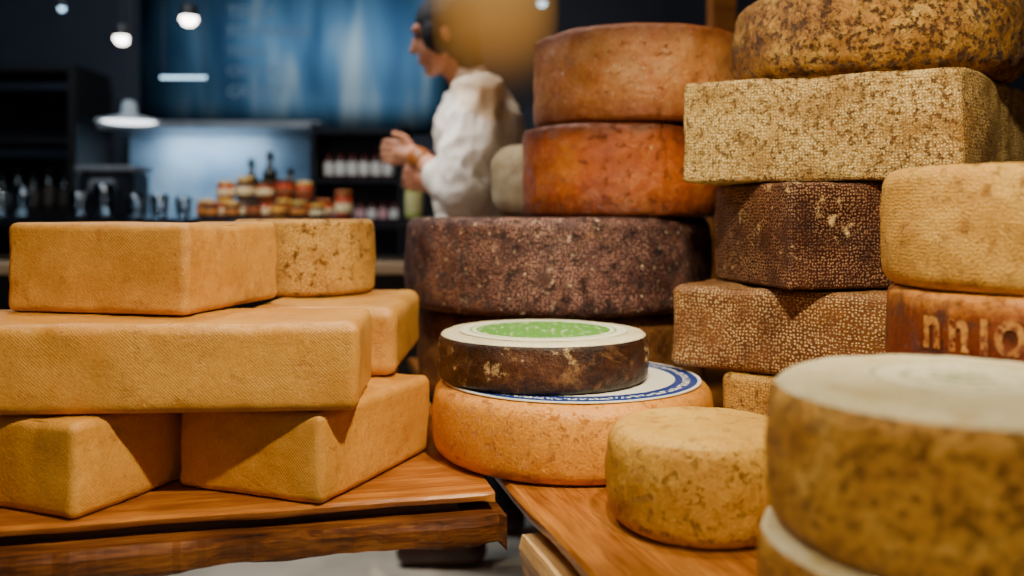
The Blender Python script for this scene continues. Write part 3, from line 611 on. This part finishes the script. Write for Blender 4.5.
# ---------------------------------------------------------------- person
class Blob:
    def __init__(s): s.bm = bmesh.new()
    def ell(s, c, r, rot=None):
        M = Matrix.Translation(c) @ (rot.to_4x4() if rot else Matrix.Identity(4)) @ Matrix.Diagonal((r[0], r[1], r[2], 1))
        bmesh.ops.create_icosphere(s.bm, subdivisions=3, radius=1.0, matrix=M)
    def cap(s, a, ra, b, rb, sq=1.0):
        a, b = Vector(a), Vector(b); dz = b-a; L = dz.length
        q = dz.to_track_quat('Z', 'Y').to_matrix().to_4x4()
        M = Matrix.Translation((a+b)/2) @ q
        bmesh.ops.create_cone(s.bm, cap_ends=True, segments=20, radius1=ra, radius2=rb, depth=L, matrix=M)
        s.ell(a, (ra,)*3); s.ell(b, (rb,)*3)
    def chain(s, pts):
        for (a, ra), (b, rb) in zip(pts, pts[1:]): s.cap(a, ra, b, rb)
    def build(s, name, mat, vox, smooth=4, origin=(0, 0, 0), wr=0.0):
        me = bpy.data.meshes.new('tmp'); s.bm.to_mesh(me); s.bm.free()
        o = bpy.data.objects.new('tmp', me); COL.objects.link(o)
        m = o.modifiers.new('r', 'REMESH'); m.mode = 'VOXEL'; m.voxel_size = vox
        if smooth:
            m2 = o.modifiers.new('s', 'SMOOTH'); m2.factor = 0.5; m2.iterations = smooth
        bpy.context.view_layer.update()
        me2 = bpy.data.meshes.new_from_object(o.evaluated_get(bpy.context.evaluated_depsgraph_get()))
        bpy.data.objects.remove(o)
        bm = bmesh.new(); bm.from_mesh(me2)
        bm.normal_update()
        ov = Vector(origin)
        if wr:
            for v in bm.verts:
                p = v.co; q = Vector((p.x*8+p.z*6, p.y*7, p.z*7-p.x*9))
                kk = 1-2*abs(noise.noise(q))+0.5*(1-2*abs(noise.noise(q*1.9)))
                v.co = p+v.normal*wr*(kk-0.7)
        for v in bm.verts: v.co -= ov
        return finish(bm, name, mat, True, origin)

PO = (-0.10, 2.75, 0.0)
M_skin = simple('skin', S(206, 142, 108), 0.5, nz=0.06); M_shirt = simple('shirt_white', S(250, 242, 232), 0.8, nz=0.04)
M_trous = simple('trousers_dark', S(30, 28, 32), 0.8); M_hair = simple('hair_dark', S(30, 28, 34), 0.7, nz=0.4, nscale=60); M_shoe = simple('shoe_leather', S(70, 40, 30), 0.4)
B = Blob()
LEG = {-1: ((-0.125, 2.635, 0.49), (-0.135, 2.585, 0.09)), 1: ((-0.09, 2.845, 0.49), (-0.02, 2.85, 0.09))}
for sy in (-1, 1):
    hip = (-0.09, 2.75+sy*0.085, 0.90); kn, an = LEG[sy]
    B.chain([(hip, 0.082), (kn, 0.052), (an, 0.036)])
    B.cap((an[0], an[1], 0.045), 0.034, (an[0]-0.15, an[1], 0.032), 0.028)
B.ell((-0.085, 2.75, 0.95), (0.10, 0.155, 0.12)); B.ell((-0.095, 2.75, 1.09), (0.092, 0.13, 0.14)); B.ell((-0.10, 2.75, 1.25), (0.105, 0.15, 0.17))
B.cap((-0.095, 2.60, 1.355), 0.050, (-0.095, 2.90, 1.355), 0.050)
B.cap((-0.11, 2.75, 1.38), 0.052, (-0.180, 2.75, 1.475), 0.048)
hc = Vector((-0.212, 2.75, 1.555)); hr = Matrix.Rotation(math.radians(-14), 3, 'Y')
def H(x, y, z): return hc + hr @ Vector((x, y, z))
B.ell(H(0.015, 0, 0.025), (0.094, 0.073, 0.090), hr); B.ell(H(-0.022, 0, -0.035), (0.066, 0.058, 0.082), hr)
B.ell(H(-0.056, 0, -0.095), (0.026, 0.028, 0.020), hr)
B.cap(H(-0.084, 0, 0.012), 0.007, H(-0.101, 0, -0.026), 0.010)
B.ell(H(-0.074, 0, 0.034), (0.016, 0.046, 0.011), hr)
B.ell(H(-0.083, 0, -0.058), (0.010, 0.023, 0.006), hr); B.ell(H(-0.081, 0, -0.069), (0.010, 0.020, 0.007), hr)
for sy in (-1, 1): B.ell(H(0.012, sy*0.073, -0.01), (0.016, 0.008, 0.028), hr)
def hand(B, wr_, dr, side, curl):
    dr = Vector(dr).normalized(); up = Vector((0, 0, 1)); lat = dr.cross(up).normalized(); nrm = lat.cross(dr).normalized()
    pc = Vector(wr_)+dr*0.045
    B.cap(Vector(wr_), 0.026, pc, 0.024)
    for i, (off, L) in enumerate(((0.030, 0.072), (0.010, 0.080), (-0.010, 0.074), (-0.028, 0.058))):
        base = pc+nrm*off+dr*0.022
        B.cap(pc+nrm*off*0.7-dr*0.01, 0.013, base, 0.0105)
        p = base; dd = dr.copy(); ax = nrm
        for j, (fl, a) in enumerate(((0.42, curl*0.6), (0.32, curl), (0.26, curl*0.8))):
            dd = Matrix.Rotation(math.radians(a)*side, 3, ax) @ dd
            q = p+dd*L*fl; B.cap(p, 0.0095-0.001*j, q, 0.0088-0.001*j); p = q
    tb_ = Vector(wr_)+dr*0.018+nrm*0.020
    t1 = tb_+(dr*0.6+nrm*0.8+lat*side*-0.3).normalized()*0.036; t2 = t1+(dr*0.9+nrm*0.2-lat*side*0.5).normalized()*0.030
    B.cap(tb_, 0.014, t1, 0.0115); B.cap(t1, 0.0112, t2, 0.009)
sh1 = (-0.098, 2.585, 1.345); el1 = (-0.145, 2.525, 1.070); w1 = (-0.280, 2.610, 1.178)
sh2 = (-0.098, 2.915, 1.345); el2 = (-0.16, 2.97, 1.075); w2 = (-0.255, 2.83, 1.100)
B.chain([(sh1, 0.050), (el1, 0.038), (w1, 0.029)]); B.chain([(sh2, 0.050), (el2, 0.038), (w2, 0.028)])
hand(B, w1, (-0.80, 0.20, 0.12), 1, -28); hand(B, w2, (-0.8, -0.45, 0.25), 1, 38)
person = B.build('person', M_skin, 0.0048, 3, PO)
top(person, 'person in white shirt, side-on, hands raised at the waist', 'person')
B = Blob()
B.ell((-0.105, 2.75, 0.96), (0.135, 0.18, 0.10)); B.ell((-0.108, 2.75, 1.08), (0.135, 0.17, 0.16)); B.ell((-0.102, 2.75, 1.25), (0.135, 0.175, 0.17))
B.cap((-0.098, 2.595, 1.35), 0.066, (-0.098, 2.905, 1.35), 0.066); B.cap((-0.108, 2.75, 1.38), 0.070, (-0.130, 2.75, 1.415), 0.058)
for s_, e_, w_ in ((sh1, el1, w1), (sh2, el2, w2)):
    s_, e_, w_ = Vector(s_), Vector(e_), Vector(w_)
    m = e_.lerp(w_, 0.25); m2 = e_.lerp(w_, 0.37)
    B.chain([(s_, 0.076), (s_.lerp(e_, 0.5)+Vector((0.004, -0.005, 0)), 0.082), (e_+Vector((0.004, 0, 0.0)), 0.070), (m, 0.054)])
    B.cap(m, 0.055, m2, 0.055)
x = B.build('shirt', M_shirt, 0.007, 4, PO, wr=0.015); x.parent = person; x.location = (0, 0, 0); x['label'] = 'loose white shirt with rolled sleeves'
wd = (Vector(w1)-Vector(el1)).normalized(); B = Blob(); wp = Vector(w1)-wd*0.018
B.cap(wp-wd*0.008, 0.034, wp+wd*0.008, 0.033)
x = B.build('wristband', simple('wristband_tan', S(150, 84, 26), 0.4), 0.004, 1, PO); x.parent = person; x.location = (0, 0, 0)
B = Blob(); B.ell((-0.088, 2.75, 0.93), (0.112, 0.165, 0.12))
for sy in (-1, 1):
    kn, an = LEG[sy]
    B.chain([((-0.09, 2.75+sy*0.085, 0.90), 0.093), (kn, 0.068), ((an[0], an[1], 0.12), 0.056)])
x = B.build('trousers', M_trous, 0.009, 3, PO, wr=0.004); x.parent = person; x.location = (0, 0, 0)
for sy in (-1, 1):
    B = Blob(); ax_, ay_ = LEG[sy][1][0], LEG[sy][1][1]
    B.cap((ax_+0.02, ay_, 0.047), 0.045, (ax_-0.06, ay_, 0.046), 0.044); B.cap((ax_-0.06, ay_, 0.046), 0.044, (ax_-0.165, ay_, 0.037), 0.034)
    B.cap((ax_, ay_, 0.06), 0.046, (ax_, ay_, 0.10), 0.044)
    x = B.build('shoe', M_shoe, 0.006, 3, PO); x.parent = person; x.location = (0, 0, 0)
B = Blob()
B.ell(H(0.024, 0, 0.038), (0.098, 0.083, 0.088), hr); B.ell(H(0.045, 0, -0.03), (0.066, 0.076, 0.085), hr); B.ell(H(0.055, 0, -0.09), (0.048, 0.062, 0.07), hr)
B.ell(H(-0.022, 0.0, -0.005), (0.045, 0.082, 0.085), hr)
x = B.build('hair', M_hair, 0.005, 3, PO, wr=0.004); x.parent = person; x.location = (0, 0, 0); x['label'] = 'dark chin-length hair falling forward at the cheek'
M_eye = simple('eye', S(40, 26, 20), 0.2)
for sy in (-1, 1):
    bm = bmesh.new(); p = H(-0.074, sy*0.030, 0.012)-Vector(PO)
    bmesh.ops.create_icosphere(bm, subdivisions=2, radius=0.009, matrix=Matrix.Translation(p))
    x = finish(bm, 'eye', M_eye); x.parent = person

# ---------------------------------------------------------------- lights
def area(name, loc, tgt, size, en, col):
    l = bpy.data.lights.new(name, 'AREA'); l.size = size; l.energy = en; l.color = col
    o = bpy.data.objects.new(name, l); o.location = loc; o.rotation_euler = (Vector(tgt)-Vector(loc)).to_track_quat('-Z', 'Y').to_euler(); COL.objects.link(o)
def spotl(name, loc, tgt, en, col, ang=50, rad=0.05, blend=0.8):
    l = bpy.data.lights.new(name, 'SPOT'); l.energy = en; l.color = col; l.spot_size = math.radians(ang); l.spot_blend = blend; l.shadow_soft_size = rad
    o = bpy.data.objects.new(name, l); o.location = loc; o.rotation_euler = (Vector(tgt)-Vector(loc)).to_track_quat('-Z', 'Y').to_euler(); COL.objects.link(o)
warm = (1.0, 0.86, 0.62)
spotl('spot_key', (0.40, 0.30, 2.25), (-0.35, 1.4, 0.85), 225, warm, 46, 0.04)
spotl('spot_right', (0.0, 0.20, 2.25), (0.55, 1.4, 0.95), 190, warm, 46, 0.04)
spotl('spot_front_wheel', (-0.35, -0.25, 1.7), (0.34, 0.70, 0.76), 58, warm, 26, 0.05)  # extra spot added to brighten the near wheel
spotl('spot_top', (0.35, 1.25, 2.75), (0.3, 1.3, 0.6), 75, warm, 70, 0.08)
spotl('spot_left', (-0.9, 1.7, 2.6), (-0.4, 1.5, 0.8), 60, warm, 55, 0.06)
area('soft_front', (-0.2, -0.8, 1.9), (0, 1.5, 0.9), 1.4, 4, (1.0, 0.88, 0.74))
area('back_fill', (-0.6, 2.6, 2.75), (-0.3, 3.2, 0.9), 0.8, 30, (1.0, 0.93, 0.85))
area('left_back', (-1.6, 2.9, 2.7), (-1.6, 3.8, 1.0), 0.6, 20, (0.7, 0.85, 1.0))
spotl('shirt_spot', (-0.8, 1.75, 2.0), (-0.10, 2.70, 1.12), 66, (1.0, 0.93, 0.84), 17, 0.06, 0.5)  # added spot, cone narrowed to lift the shirt and leave the head unlit
spotl('bloom_spot', (-0.5, 1.5, 1.9), (0.02, 2.25, 1.10), 16, (1.0, 0.9, 0.74), 10, 0.04, 0.6)  # spot added to lift the pale bloomy cheese out of shadow
spotl('floor_spot', (-0.5, 2.2, 2.6), (-0.35, 2.5, 0.0), 40, (1.0, 0.92, 0.8), 30, 0.06, 0.6)
spotl('jar_spot', (-0.9, 2.9, 2.6), (-0.95, 3.45, 1.0), 80, (1.0, 0.85, 0.65), 34, 0.05)  # warm spot added to brighten the jars
w = bpy.data.worlds.new('world'); scene.world = w; w.use_nodes = True
w.node_tree.nodes['Background'].inputs[0].default_value = (0.4, 0.45, 0.6, 1); w.node_tree.nodes['Background'].inputs[1].default_value = 0.045

# ---------------------------------------------------------------- camera
cam = bpy.data.cameras.new('camera'); co = bpy.data.objects.new('camera', cam); COL.objects.link(co)
co.location = (0, 0, 1.0); co.rotation_euler = (math.radians(90), 0, 0)
cam.sensor_width = 36; cam.lens = 36*900/1024; cam.shift_y = -71/1024; cam.clip_start = 0.05
cam.dof.use_dof = True; cam.dof.focus_distance = 1.32; cam.dof.aperture_fstop = 1.8
scene.camera = co
